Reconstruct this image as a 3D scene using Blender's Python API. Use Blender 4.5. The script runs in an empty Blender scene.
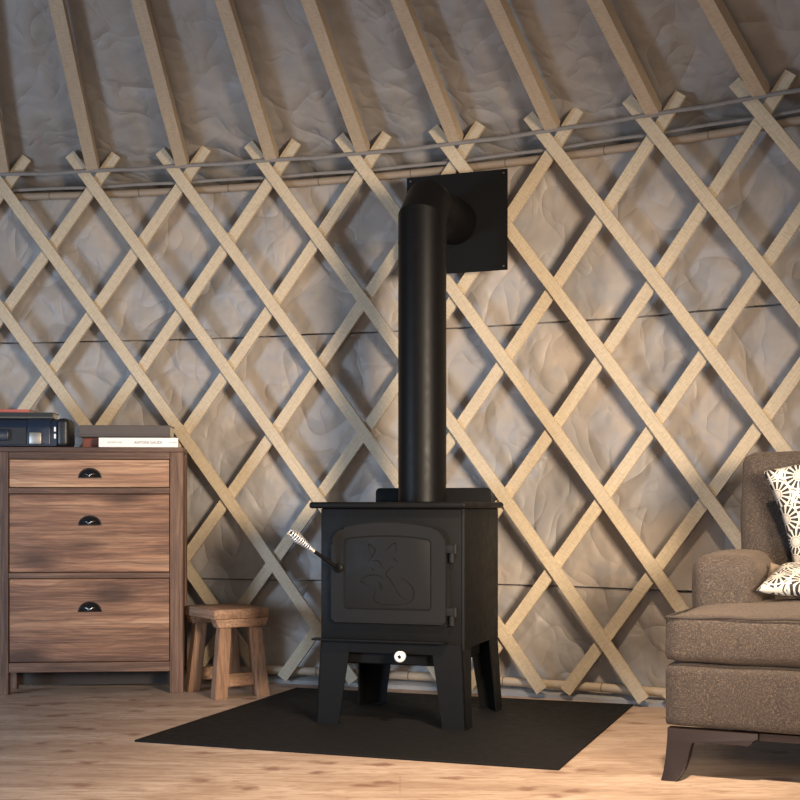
import bpy, bmesh, math, random
from mathutils import Vector, Matrix
random.seed(7)
PI = math.pi
SC = bpy.context.scene
COL = SC.collection

# ------------------------------------------------------------------ helpers
def link(o, parent=None):
    COL.objects.link(o)
    if parent: o.parent = parent
    return o

def obj(name, bm, mat, parent=None, smooth=None, label=None):
    me = bpy.data.meshes.new(name)
    bmesh.ops.recalc_face_normals(bm, faces=bm.faces[:])
    bm.to_mesh(me); bm.free()
    if smooth is not None:
        for p in me.polygons: p.use_smooth = True
        if smooth < 180:
            me.set_sharp_from_angle(angle=math.radians(smooth))
    for m in (mat if isinstance(mat, (list, tuple)) else [mat]): me.materials.append(m)
    o = bpy.data.objects.new(name, me)
    link(o, parent)
    if label: o['label'] = label
    return o

def thing(name, label, cat, loc=(0, 0, 0), rz=0.0, group=None):
    o = bpy.data.objects.new(name, None); COL.objects.link(o)
    o.location = loc; o.rotation_euler = (0, 0, rz)
    o.empty_display_size = .05
    o['label'] = label; o['category'] = cat
    if group: o['group'] = group
    return o

def tag(o, label, cat, group=None):
    o['label'] = label; o['category'] = cat
    if group: o['group'] = group
    return o

def struct(o):
    o['kind'] = 'structure'; return o

def new(): return bmesh.new()

def box(bm, x0, x1, y0, y1, z0, z1, bev=0.0, seg=2, mi=0, rot=None, about=None):
    r = bmesh.ops.create_cube(bm, size=1.0)
    vs = r['verts']
    for v in vs:
        v.co = Vector((x0 + (v.co.x + .5) * (x1 - x0), y0 + (v.co.y + .5) * (y1 - y0), z0 + (v.co.z + .5) * (z1 - z0)))
    fs = set(f for v in vs for f in v.link_faces)
    if bev > 0:
        es = list(set(e for v in vs for e in v.link_edges))
        rr = bmesh.ops.bevel(bm, geom=es, offset=bev, segments=seg, profile=.5, affect='EDGES')
        fs = set(f for f in rr['faces']) | set(f for f in fs if f.is_valid)
        vs = list(set(v for f in fs for v in f.verts))
    for f in fs:
        if f.is_valid: f.material_index = mi
    if rot is not None:
        c = Vector(about) if about else Vector(((x0+x1)/2, (y0+y1)/2, (z0+z1)/2))
        for v in vs: v.co = rot @ (v.co - c) + c
    return vs

def prism(bm, pts, y0, y1, bev=0.0, axis='y', seg=2):
    """outline pts (a,b) extruded along an axis: 'y' -> (a, y, b); 'x' -> (x, a, b); 'z' -> (a, b, z)"""
    def P(a, b, t):
        return (a, t, b) if axis == 'y' else ((t, a, b) if axis == 'x' else (a, b, t))
    A = [bm.verts.new(P(a, b, y0)) for a, b in pts]
    B = [bm.verts.new(P(a, b, y1)) for a, b in pts]
    n = len(pts)
    f1 = bm.faces.new(A); f2 = bm.faces.new(B[::-1])
    for i in range(n):
        bm.faces.new((A[i], B[i], B[(i+1) % n], A[(i+1) % n]))
    if bev > 0:
        es = list(set(list(f1.edges) + list(f2.edges)))
        bmesh.ops.bevel(bm, geom=es, offset=bev, segments=seg, profile=.5, affect='EDGES')
    return A + B

def frames(path):
    """parallel transport frames"""
    n = len(path); T = []
    for i in range(n):
        a = path[max(i-1, 0)]; b = path[min(i+1, n-1)]
        T.append((b - a).normalized())
    up = Vector((0, 0, 1)) if abs(T[0].z) < .9 else Vector((1, 0, 0))
    N = (up - T[0] * up.dot(T[0])).normalized(); out = []
    for i in range(n):
        if i:
            ax = T[i-1].cross(T[i]); l = ax.length
            if l > 1e-8:
                N = Matrix.Rotation(math.atan2(l, T[i-1].dot(T[i])), 3, ax / l) @ N
        out.append((T[i], N.copy(), T[i].cross(N)))
    return out

def tube(bm, path, r, seg=12, cap=True, mi=0, sy=1.0):
    path = [Vector(p) for p in path]
    rs = r if isinstance(r, (list, tuple)) else [r] * len(path)
    rings = []
    for p, (T, N, B), rad in zip(path, frames(path), rs):
        rings.append([bm.verts.new(p + N * math.cos(2*PI*k/seg) * rad + B * math.sin(2*PI*k/seg) * rad * sy) for k in range(seg)])
    for a, b in zip(rings, rings[1:]):
        for k in range(seg):
            f = bm.faces.new((a[k], a[(k+1) % seg], b[(k+1) % seg], b[k])); f.material_index = mi
    if cap:
        f = bm.faces.new(rings[0][::-1]); f.material_index = mi
        f = bm.faces.new(rings[-1]); f.material_index = mi
    return rings

def lathe(bm, prof, M=Matrix(), seg=24):
    """prof = [(r, h)...] about local z"""
    rings = []
    for r, h in prof:
        if r < 1e-6: rings.append([bm.verts.new(M @ Vector((0, 0, h)))])
        else: rings.append([bm.verts.new(M @ Vector((r*math.cos(2*PI*k/seg), r*math.sin(2*PI*k/seg), h))) for k in range(seg)])
    for a, b in zip(rings, rings[1:]):
        for k in range(seg):
            k2 = (k+1) % seg
            if len(a) == 1 and len(b) == 1: continue
            if len(a) == 1: bm.faces.new((a[0], b[k2], b[k]))
            elif len(b) == 1: bm.faces.new((a[k], a[k2], b[0]))
            else: bm.faces.new((a[k], a[k2], b[k2], b[k]))

def rrect(x0, x1, z0, z1, r, n=6, arch=0.0):
    """rounded outline; arch lifts the top edge's middle"""
    rr = r if isinstance(r, (list, tuple)) else [r]*4   # bl, br, tr, tl
    pts = []
    for cx, cz, a0, q in ((x0+rr[0], z0+rr[0], PI, rr[0]), (x1-rr[1], z0+rr[1], 1.5*PI, rr[1]), (x1-rr[2], z1-rr[2], 0, rr[2]), (x0+rr[3], z1-rr[3], .5*PI, rr[3])):
        for k in range(n+1):
            a = a0 + k*(PI/2)/n
            pts.append([cx + q*math.cos(a), cz + q*math.sin(a)])
        if a0 == 0 and arch:
            for k in range(1, 14):
                t = k/14; pts.append([(x1-rr[2])*(1-t) + (x0+rr[3])*t, z1])
    if arch:
        xm = (x0+x1)/2; h = (x1-x0)/2
        for p in pts:
            if p[1] > (z0+z1)/2: p[1] += arch*(1-((p[0]-xm)/h)**2)
    return [tuple(p) for p in pts]

# ------------------------------------------------------------------ materials
class NT:
    def __init__(s, name):
        s.m = bpy.data.materials.new(name); s.m.use_nodes = True
        s.t = s.m.node_tree; s.t.nodes.clear()
        s.out = s.n('ShaderNodeOutputMaterial'); s.b = s.n('ShaderNodeBsdfPrincipled')
        s.l(s.b.outputs[0], s.out.inputs[0])
    def n(s, ty, **kw):
        nd = s.t.nodes.new(ty)
        for k, v in kw.items():
            if k in nd.bl_rna.properties: setattr(nd, k, v)
            else: nd.inputs[k.replace('_', ' ')].default_value = v
        return nd
    def l(s, a, b): s.t.links.new(a, b)
    def coord(s, kind='Object', scale=(1, 1, 1), rot=(0, 0, 0), src=None):
        mp = s.n('ShaderNodeMapping'); mp.inputs['Scale'].default_value = scale; mp.inputs['Rotation'].default_value = rot
        if src is None:
            tc = s.n('ShaderNodeTexCoord'); src = tc.outputs[kind]
        s.l(src, mp.inputs[0]); return mp.outputs[0]
    def noise(s, vec, scale=5, detail=4, rough=.5, dist=0.0, out=0):
        nd = s.n('ShaderNodeTexNoise'); nd.inputs['Scale'].default_value = scale; nd.inputs['Detail'].default_value = detail
        nd.inputs['Roughness'].default_value = rough; nd.inputs['Distortion'].default_value = dist
        s.l(vec, nd.inputs['Vector']); return nd.outputs[out]
    def ramp(s, fac, stops, interp='LINEAR'):
        r = s.n('ShaderNodeValToRGB'); r.color_ramp.interpolation = interp
        e = r.color_ramp.elements
        while len(e) < len(stops): e.new(.5)
        for el, (p, c) in zip(e, stops):
            el.position = p; el.color = (c[0], c[1], c[2], 1) if isinstance(c, (list, tuple)) else (c, c, c, 1)
        s.l(fac, r.inputs[0]); return r.outputs[0]
    def mix(s, f, a, b, mode='MIX'):
        m = s.n('ShaderNodeMix', data_type='RGBA', blend_type=mode)
        for v, i in ((f, 0), (a, 6), (b, 7)):
            if hasattr(v, 'links'): s.l(v, m.inputs[i])
            else: m.inputs[i].default_value = (tuple(v) + (1,) if isinstance(v, (tuple, list)) else v)
        return m.outputs[2]
    def math(s, op, a, b=0.0, c=0.0):
        m = s.n('ShaderNodeMath', operation=op)
        for i, v in enumerate((a, b, c)):
            if hasattr(v, 'links'): s.l(v, m.inputs[i])
            else: m.inputs[i].default_value = v
        return m.outputs[0]
    def bump(s, h, dist=.01, strength=1.0, prev=None):
        b = s.n('ShaderNodeBump'); b.inputs['Distance'].default_value = dist; b.inputs['Strength'].default_value = strength
        s.l(h, b.inputs['Height'])
        if prev is not None: s.l(prev, b.inputs['Normal'])
        s.l(b.outputs[0], s.b.inputs['Normal']); return b.outputs[0]
    def set(s, col=None, rough=None, metal=None, **kw):
        for k, v in (('Base Color', col), ('Roughness', rough), ('Metallic', metal)):
            if v is None: continue
            if hasattr(v, 'links'): s.l(v, s.b.inputs[k])
            else: s.b.inputs[k].default_value = (tuple(v) + (1,) if isinstance(v, (tuple, list)) else v)
        for k, v in kw.items(): s.b.inputs[k].default_value = v
        return s

def simple(name, col, rough=.5, metal=0.0, var=.08, scale=20, bump=0.0):
    m = NT(name); v = m.coord()
    n = m.noise(v, scale, 4)
    m.set(m.mix(n, tuple(c*(1-var) for c in col), tuple(min(1, c*(1+var)) for c in col)), rough, metal)
    if bump: m.bump(m.noise(v, scale*6, 3), bump, .6)
    return m.m

def wood_uv(name, light, dark, hatch=True):
    """sawn pale lath wood; UV u runs along the lath in metres"""
    m = NT(name)
    v = m.coord('UV', (3, 60, 1))
    g = m.noise(v, 3.0, 6, .6, .4)
    v2 = m.coord('UV', (1.4, 3, 1))
    big = m.noise(v2, 2.0, 3)
    v3 = m.coord('UV', (210, 40, 1), (0, 0, .6))
    hx = m.noise(v3, 1.0, 2, .6)
    c = m.mix(m.ramp(g, [(.3, 0), (.7, 1)]), dark, light)
    c = m.mix(m.ramp(big, [(.35, 0), (.7, .38)]), c, tuple(x*.78 for x in light))
    if hatch: c = m.mix(m.ramp(hx, [(.46, 0), (.62, .32)]), c, tuple(x*.62 for x in dark))
    m.set(c, .62)
    m.bump(hx, .0016, .7)
    return m.m

def wood_rustic(name, axis, tones, gs=1.0, knots=True, bumpd=.002, rough=.55, off=0.0, patch=1.0):
    """weathered board; grain along the given local axis"""
    m = NT(name)
    k = {'x': (.7, 26, 26), 'y': (26, .7, 26), 'z': (26, 26, .7)}[axis]
    kb = {'x': (.7, 5, 8), 'y': (5, .7, 5), 'z': (5, 5, .7)}[axis]
    tc = m.n('ShaderNodeTexCoord')
    oi = m.n('ShaderNodeObjectInfo')
    ad = m.n('ShaderNodeVectorMath', operation='ADD')
    sc = m.n('ShaderNodeVectorMath', operation='SCALE'); cb = m.n('ShaderNodeCombineXYZ')
    for i in range(3): m.l(oi.outputs['Random'], cb.inputs[i])
    m.l(cb.outputs[0], sc.inputs[0]); sc.inputs['Scale'].default_value = 13.0 + off
    m.l(tc.outputs['Object'], ad.inputs[0]); m.l(sc.outputs[0], ad.inputs[1])
    src = ad.outputs[0]
    fine = m.noise(m.coord(scale=k, src=src), 4*gs, 9, .68, .35)
    band = m.noise(m.coord(scale=kb, src=src), 2.0*gs, 6, .62, .5)
    cath = m.n('ShaderNodeTexWave', wave_type='BANDS', bands_direction='Z' if axis != 'z' else 'X')
    m.l(m.coord(scale={'x': (.5, 1, 1), 'y': (1, .5, 1), 'z': (1, 1, .35)}[axis], src=src), cath.inputs[0])
    cath.inputs['Scale'].default_value = 9*gs; cath.inputs['Distortion'].default_value = 9; cath.inputs['Detail'].default_value = 3; cath.inputs['Detail Scale'].default_value = .8
    c = m.ramp(band, [(.34, tones[0]), (.46, tones[1]), (.57, tones[2]), (.70, tones[3])])
    c = m.mix(m.ramp(fine, [(.44, 0), (.64, .75)]), c, tuple(x*.42 for x in tones[1]))
    c = m.mix(m.ramp(m.noise(m.coord(scale=k, src=src), 9*gs, 6, .7, .2), [(.5, 0), (.66, .4)]), c, tones[3])
    c = m.mix(m.ramp(cath.outputs[1], [(.0, .34), (.22, 0)]), c, tuple(x*.45 for x in tones[1]))
    if knots:
        vo = m.n('ShaderNodeTexVoronoi'); vo.inputs['Scale'].default_value = 2.3*gs
        m.l(m.coord(scale={'x': (1, 1.6, 2.6), 'y': (1.6, 1, 1.6), 'z': (1.6, 1.6, 1)}[axis], src=src), vo.inputs['Vector'])
        c = m.mix(m.ramp(vo.outputs[0], [(.10, .8), (.27, 0)]), c, tuple(x*.45 for x in tones[0]))
    m.set(c, rough); m.b.inputs['Specular IOR Level'].default_value = .35
    m.bump(fine, bumpd, .6)
    return m.m

M = {}
M['lath'] = wood_uv('lath_wood', (.60, .49, .34), (.46, .365, .245))
M['pole'] = wood_uv('roof_pole_wood', (.52, .405, .285), (.41, .31, .21))
M['bamboo'] = simple('rail_wood', (.42, .33, .235), .6, var=.15, scale=9)
M['bamboo_dark'] = simple('top_rail_wood', (.27, .205, .145), .6, var=.15, scale=9)
M['joint'] = simple('rail_joint', (.12, .09, .065), .7)
M['cord'] = simple('grey_cord', (.20, .18, .165), .7, var=.2, scale=40)
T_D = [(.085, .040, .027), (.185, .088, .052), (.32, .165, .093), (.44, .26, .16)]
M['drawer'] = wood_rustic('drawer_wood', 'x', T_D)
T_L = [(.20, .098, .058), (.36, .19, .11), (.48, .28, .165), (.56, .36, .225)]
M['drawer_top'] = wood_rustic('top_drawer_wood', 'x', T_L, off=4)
T_F = [(.06, .032, .022), (.115, .06, .039), (.175, .096, .062), (.24, .145, .098)]
M['stile'] = wood_rustic('stile_wood', 'z', T_F, knots=False)
M['rail'] = wood_rustic('rail_frame_wood', 'x', T_F, knots=False)
T_S = [(.20, .105, .06), (.28, .155, .092), (.35, .205, .125), (.42, .265, .17)]
M['stool_z'] = wood_rustic('stool_leg_wood', 'z', T_S, rough=.6)
M['stool_x'] = wood_rustic('stool_board_wood', 'y', T_S, rough=.6)

# stove paint: matt black with fine pitting
def paint(name, col, rough, b=.0006):
    m = NT(name); v = m.coord()
    m.set(col, m.ramp(m.noise(v, 30, 3), [(.3, rough*.9), (.7, rough*1.1)]))
    m.b.inputs['Specular IOR Level'].default_value = .13
    m.bump(m.noise(v, 420, 2), b, .35)
    return m.m
M['stove'] = paint('matt_black_steel', (.0045, .0045, .0047), .55)
M['castdoor'] = paint('cast_iron_door', (.0105, .0105, .0108), .58)
M['groove'] = paint('recess_shade', (.006, .006, .006), .7)  # dark tone painted for the shade inside engraved lines
M['pipe'] = paint('flue_paint', (.0042, .004, .004), .42)
M['plate'] = paint('flashing_plate', (.0045, .0045, .0047), .6)
M['mat'] = paint('hearth_plate', (.0095, .009, .009), .7)
M['chrome'] = simple('chrome_wire', (.92, .91, .89), .34, .85, .02)
M['screw'] = simple('dull_screw', (.10, .10, .10), .5, .5)
M['ceramic'] = simple('white_ceramic', (.8, .78, .74), .25, 0, .02)
M['handle'] = simple('black_gloss_pull', (.008, .008, .009), .16, 0, .1)
M['darkfoot'] = NT('dark_leg_wood').set((.014, .0065, .0055), .42).m

# canvas: creased, mottled cloth, warm and cool patches of light partly painted in
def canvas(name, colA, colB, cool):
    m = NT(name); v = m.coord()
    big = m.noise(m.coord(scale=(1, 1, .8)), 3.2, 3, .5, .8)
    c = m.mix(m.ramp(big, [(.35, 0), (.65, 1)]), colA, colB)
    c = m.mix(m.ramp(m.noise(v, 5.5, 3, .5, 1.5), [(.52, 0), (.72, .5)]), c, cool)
    def warp(amt, sc0):
        dn = m.noise(v, sc0, 3, .5, 0, 1)
        sc = m.n('ShaderNodeVectorMath', operation='SCALE'); sc.inputs['Scale'].default_value = amt
        wv = m.n('ShaderNodeVectorMath', operation='ADD')
        m.l(dn, sc.inputs[0]); m.l(v, wv.inputs[0]); m.l(sc.outputs[0], wv.inputs[1]); return wv.outputs[0]
    w1 = warp(.22, 5.0)
    def facets(scale, vec):
        vo = m.n('ShaderNodeTexVoronoi', feature='F1'); vo.inputs['Scale'].default_value = scale; m.l(vec, vo.inputs['Vector'])
        ve = m.n('ShaderNodeTexVoronoi', feature='DISTANCE_TO_EDGE'); ve.inputs['Scale'].default_value = scale; m.l(vec, ve.inputs['Vector'])
        return vo.outputs[0], ve.outputs[0]
    f1, e1 = facets(3.1, w1)
    msk = m.ramp(m.noise(v, 2.6, 2), [(.42, 0), (.6, 1)])
    e_ = m.mix(msk, (1, 1, 1), m.ramp(e1, [(0, 0), (.05, .5), (.25, 1)]))
    f2, e2 = facets(8.5, m.coord(scale=(1, 1, .55), rot=(.5, .2, .3), src=w1))
    msk2 = m.ramp(m.noise(v, 3.3, 2), [(.48, 0), (.62, 1)])
    e_2 = m.mix(msk2, (1, 1, 1), m.ramp(e2, [(0, 0), (.1, .5), (.4, 1)]))
    b0 = m.bump(m.noise(v, 2.8, 2, .45, .3), .09, .8)
    def ridge(vec, sc_, det, dist_):
        return m.math('POWER', m.math('ABSOLUTE', m.math('SUBTRACT', m.noise(vec, sc_, det, .45, dist_), .5)), .75)
    b1 = m.bump(f1, .04, .6, b0)
    b1 = m.bump(ridge(v, 3.4, 1.0, .5), .052, .8, b1)
    b1 = m.bump(ridge(m.coord(scale=(1, 1, .7), rot=(.5, .6, .2)), 8.0, 1.5, .4), .020, .8, b1)
    b1 = m.bump(f2, .014, .6, b1)
    b2 = m.bump(e_, .006, .8, b1)
    b3 = m.bump(e_2, .003, .7, b2)
    m.set(c, .5)
    m.b.inputs['Sheen Weight'].default_value = .15
    return m.m
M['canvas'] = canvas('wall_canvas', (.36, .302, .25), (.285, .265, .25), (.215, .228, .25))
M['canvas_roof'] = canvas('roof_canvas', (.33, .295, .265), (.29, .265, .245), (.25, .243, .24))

# floor: pale oak boards
m = NT('oak_floor'); v = m.coord()
g = m.noise(m.coord(scale=(2.2, 9, 1)), 5, 9, .68, 1.0)
b = m.noise(m.coord(scale=(.7, 3.5, 1)), 2.4, 4, .5, .8)
c = m.ramp(b, [(.34, (.38, .265, .19)), (.5, (.48, .35, .26)), (.66, (.58, .44, .34))])
c = m.mix(m.ramp(g, [(.46, 0), (.62, .62)]), c, (.27, .165, .11))
vo = m.n('ShaderNodeTexVoronoi', voronoi_dimensions='2D'); vo.inputs['Scale'].default_value = 5.5; vo.inputs['Randomness'].default_value = 1
fw = m.n('ShaderNodeVectorMath', operation='ADD'); fs = m.n('ShaderNodeVectorMath', operation='SCALE'); fs.inputs['Scale'].default_value = .10
m.l(m.noise(m.coord(), 14, 3, .6, 0, 1), fs.inputs[0]); m.l(m.coord(scale=(.8, 1.2, 1)), fw.inputs[0]); m.l(fs.outputs[0], fw.inputs[1])
m.l(fw.outputs[0], vo.inputs['Vector'])
kn = m.math('MULTIPLY', m.ramp(vo.outputs[0], [(.05, .75), (.2, 0)]), m.ramp(m.noise(m.coord(), 2.1, 2), [(.36, 0), (.48, 1)]))
c = m.mix(kn, c, (.17, .075, .05))
wv = m.n('ShaderNodeTexWave', wave_type='BANDS', bands_direction='Y'); wv.inputs['Scale'].default_value = 6; wv.inputs['Distortion'].default_value = 14
wv.inputs['Detail'].default_value = 3; m.l(m.coord(scale=(.25, 1, 1)), wv.inputs[0])
c = m.mix(m.ramp(wv.outputs[1], [(0, .25), (.2, 0)]), c, (.3, .19, .12))
br = m.n('ShaderNodeTexBrick', offset=.37); br.inputs['Scale'].default_value = 1; br.inputs['Brick Width'].default_value = 2.4; br.inputs['Row Height'].default_value = .21
br.inputs['Mortar Size'].default_value = .0012; br.inputs['Color1'].default_value = (1, 1, 1, 1); br.inputs['Color2'].default_value = (.97, .97, .97, 1); br.inputs['Mortar'].default_value = (.75, .75, .75, 1)
m.l(m.coord(), br.inputs[0])
c = m.mix(1.0, c, br.outputs[0], 'MULTIPLY')
m.set(c, .48); m.bump(g, .002, .5)
M['floor'] = m.m

# tweed
m = NT('brown_tweed'); v = m.coord()
n1 = m.noise(m.coord(scale=(1, 1, .35)), 420, 2); n2 = m.noise(m.coord(scale=(.35, .35, 1)), 420, 2); n3 = m.noise(v, 30, 4)
f = m.math('MULTIPLY', m.math('ADD', n1, n2), .5)
c = m.ramp(f, [(.36, (.017, .0125, .0105)), (.5, (.036, .026, .021)), (.66, (.102, .073, .053))])
c = m.mix(m.ramp(n3, [(.35, 0), (.7, .35)]), c, (.05, .037, .03))
m.set(c, .85); m.b.inputs['Sheen Weight'].default_value = .12; m.b.inputs['Sheen Roughness'].default_value = .5
m.b.inputs['Sheen Tint'].default_value = (.8, .6, .45, 1)
m.bump(f, .003, .8); M['tweed'] = m.m
M['piping'] = simple('dark_piping', (.03, .021, .017), .8)

# printed cushion: radial bursts (object x,z plane)
m = NT('printed_cushion')
tc = m.n('ShaderNodeTexCoord'); sp = m.n('ShaderNodeSeparateXYZ'); m.l(tc.outputs['Object'], sp.inputs[0])
cb = m.n('ShaderNodeCombineXYZ'); m.l(sp.outputs[0], cb.inputs[0]); m.l(sp.outputs[2], cb.inputs[1])
vo = m.n('ShaderNodeTexVoronoi', voronoi_dimensions='2D'); vo.inputs['Scale'].default_value = 13.5; vo.inputs['Randomness'].default_value = .55
m.l(cb.outputs[0], vo.inputs['Vector'])
scl = m.n('ShaderNodeVectorMath', operation='SCALE'); scl.inputs['Scale'].default_value = 1.0
m.l(cb.outputs[0], scl.inputs[0])
sub = m.n('ShaderNodeVectorMath', operation='SUBTRACT'); m.l(scl.outputs[0], sub.inputs[0]); m.l(vo.outputs['Position'], sub.inputs[1])
s2 = m.n('ShaderNodeSeparateXYZ'); m.l(sub.outputs[0], s2.inputs[0])
ang = m.math('ARCTAN2', s2.outputs[1], s2.outputs[0])
spoke = m.math('GREATER_THAN', m.math('SINE', m.math('MULTIPLY', ang, 14.0)), -.3)
d = vo.outputs['Distance']
ringA = m.math('MULTIPLY', m.math('GREATER_THAN', d, .22), m.math('LESS_THAN', d, .50))
dots = m.math('MULTIPLY', m.math('GREATER_THAN', d, .56), m.math('LESS_THAN', d, .60))
rays = m.math('MULTIPLY', spoke, m.math('MAXIMUM', ringA, dots))
core = m.math('LESS_THAN', d, .15)
rim = m.math('MULTIPLY', m.math('GREATER_THAN', d, .15), m.math('LESS_THAN', d, .19))
c = m.mix(rays, (.52, .485, .43), (.018, .017, .017))
c = m.mix(core, c, (.42, .39, .35)); c = m.mix(rim, c, (.25, .23, .21))
m.set(c, .8); m.bump(m.noise(m.coord(), 300, 2), .001, .4)
M['print'] = m.m
M['tan'] = simple('tan_cloth', (.15, .11, .078), .85, 0, .1, 60, .001)
M['shadeback'] = simple('shade_back_board', (.022, .015, .012), .7)
M['navy'] = simple('navy_shell', (.012, .021, .042), .28, 0, .15, 12)
M['navy2'] = simple('black_trim', (.008, .009, .012), .4)
M['nickel'] = simple('dull_nickel', (.34, .32, .29), .4, .7)
M['whitetab'] = simple('white_tab', (.85, .85, .83), .4)
M['greybook'] = simple('taupe_cover', (.075, .058, .05), .6, 0, .12, 30)
M['redbook'] = simple('rust_cover', (.17, .042, .024), .6, 0, .15, 25)
M['whitebook'] = simple('white_spine', (.80, .77, .72), .5, 0, .03)
M['pages'] = simple('page_edges', (.55, .48, .38), .8, 0, .12, 90)
M['ink'] = simple('black_ink', (.02, .02, .02), .6)
M['inkgrey'] = simple('grey_ink', (.22, .20, .19), .6)
M['olive'] = simple('olive_cover', (.09, .085, .065), .6)
M['coral'] = simple('coral_cover', (.45, .10, .07), .5)
M['trim'] = simple('grey_curb_cloth', (.27, .27, .27), .6, 0, .15, 14, .002)

# ------------------------------------------------------------------ yurt frame of reference
CX, CY, R = -2.008, -.1873, 5.469
TH0, ST = 81.508, 3.8476
ZR0, DZ = 1.9314, .2444
CROWN = Vector((-.977, 1.66)); SLOPE = .52
def ring(r, deg, z): a = math.radians(deg); return Vector((CX + r*math.cos(a), CY + r*math.sin(a), z))

# floor
bm = new(); box(bm, -7, 4.2, -1.5, 6.5, -.05, 0)
struct(obj('floor', bm, M['floor']))

# wall canvas with two overlapped seams, three panels in one shell
def sheet(profile, a0, a1, n, fold):
    bm = new(); rows = []
    for k in range(n+1):
        a = a0 + (a1-a0)*k/n
        rows.append([bm.verts.new(ring(r + fold(a, z), a, z)) for r, z in profile])
    for p, q in zip(rows, rows[1:]):
        for i in range(len(profile)-1):
            bm.faces.new((p[i], q[i], q[i+1], p[i+1]))
    return bm
RW = R + .085
def wall_prof():
    out = []; z = 0.0
    s1, s2 = 1.333, .394
    while z < 1.925:
        out.append(z); z += .03
    zs = sorted(set([q for q in out if abs(q-s1) > .03 and abs(q-s2) > .03]))
    prof = [(RW, q) for q in zs]
    for s in (s1, s2):
        prof += [(RW, s-.026), (RW+.002, s-.0075), (RW+.030, s-.007), (RW+.030, s+.0035), (RW-.009, s+.004), (RW-.006, s+.02)]
    prof.sort(key=lambda t: t[1]); prof += [(RW+.03, 1.93), (RW+.10, 1.932), (RW+.17, 1.936)]; return prof
def wfold(a, z):
    t = math.radians(a)*R
    return (.010*math.sin(t*3.1+z*1.7) + .007*math.sin(t*7.7-z*4.1+1.0) + .005*math.sin(t*13.3+z*9+2)) * min(1, z*4)
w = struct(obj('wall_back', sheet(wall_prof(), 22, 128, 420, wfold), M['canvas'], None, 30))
sm = w.modifiers.new('thickness', 'SOLIDIFY'); sm.thickness = .004; sm.offset = 1

# roof canvas: straight rays from the wall ring to the crown
bm = new(); rows = []
for k in range(261):
    a = 22 + 106*k/260
    base = ring(R+.26, a, 1.938); d2 = CROWN - base.xy; L = d2.length; d2.normalize()
    row = []
    for i in range(41):
        s = (L-.5)*(i/40)
        sag = .020*math.sin(math.radians(a-TH0)*360/ST*PI/180*2+PI/2)*0 + .008*math.sin(a*1.9+s*3) + .006*math.sin(a*4.3-s*5)
        row.append(bm.verts.new((base.x+d2.x*s, base.y+d2.y*s, base.z+SLOPE*s+sag)))
    rows.append(row)
for p, q in zip(rows, rows[1:]):
    for i in range(40): bm.faces.new((p[i], q[i], q[i+1], p[i+1]))
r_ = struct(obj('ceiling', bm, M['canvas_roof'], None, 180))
sm = r_.modifiers.new('thickness', 'SOLIDIFY'); sm.thickness = .004

# curb strip where canvas meets the floor
bm = new(); rows = []
for k in range(181):
    a = 22 + 106*k/180
    rows.append([bm.verts.new(ring(r, a, z)) for r, z in ((R+.082, .0), (R+.03, .0), (R+.028, .014), (R+.045, .024), (R+.082, .026))])
for p, q in zip(rows, rows[1:]):
    for i in range(5): bm.faces.new((p[i], q[i], q[(i+1) % 5], p[(i+1) % 5]))
bm.faces.new(rows[0]); bm.faces.new(rows[-1][::-1])
struct(obj('baseboard_back', bm, M['trim'], None, 40))

# ------------------------------------------------------------------ lattice
def ribbon(fn, t0, t1, n, w, th):
    """flat lath along the curve fn(t)->(pos, outward normal); UV along/across"""
    bm = new(); uv = bm.loops.layers.uv.new('UVMap'); L = 0; secs = []; prev = None; off = random.random()*9
    for k in range(n+1):
        t = t0 + (t1-t0)*k/n
        p, nn = fn(t); p2, _ = fn(t+1e-3); T = (p2-p).normalized(); S = T.cross(nn).normalized()
        if prev is not None: L += (p-prev).length
        prev = p
        vs = [bm.verts.new(p + S*a*w/2 + nn*b*th/2) for a, b in ((-1, -1), (1, -1), (1, 1), (-1, 1))]
        secs.append((vs, L))
    vv = [0, w, w+th, 2*w+th, 2*w+2*th]
    for (a, la), (b, lb) in zip(secs, secs[1:]):
        for i in range(4):
            j = (i+1) % 4
            f = bm.faces.new((a[i], a[j], b[j], b[i]))
            for lp, (x, y) in zip(f.loops, ((la, vv[i]), (la, vv[i+1]), (lb, vv[i+1]), (lb, vv[i]))):
                lp[uv].uv = (x+off, y+off)
    for vs, l in (secs[0], secs[-1]):
        f = bm.faces.new(vs)
        for lp, q in zip(f.loops, ((0, 0), (w, 0), (w, th), (0, th))): lp[uv].uv = q
    es = [e for e in bm.edges if e.is_valid and len(e.link_faces) == 2 and e.calc_face_angle(0) > 1.0]
    bmesh.ops.bevel(bm, geom=es, offset=.0012, segments=1, affect='EDGES')
    return bm

lat = thing('lattice_wall', 'pale wooden crisscross lattice wall curving round the tent behind the stove', 'lattice wall', ring(R, 75, 0))
lat_loc = lat.location.copy()
def slat(i, sgn, layer):
    j0 = -.5 + random.uniform(-.02, .02); j1 = 7.78 + random.uniform(-.03, .03)
    r = R + layer
    def fn(j):
        a = TH0 - ST*(i + sgn*j/2); p = ring(r, a, ZR0 - DZ*j) - lat_loc
        return p, Vector((math.cos(math.radians(a)), math.sin(math.radians(a)), 0))
    obj('slat', ribbon(fn, j0, j1, 44, .0425, .012), M['lath'], lat, 40)
for i in range(-5, 9): slat(i, 1, -.0078)
for i in range(-2, 13): slat(i, -1, .0070)

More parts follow.
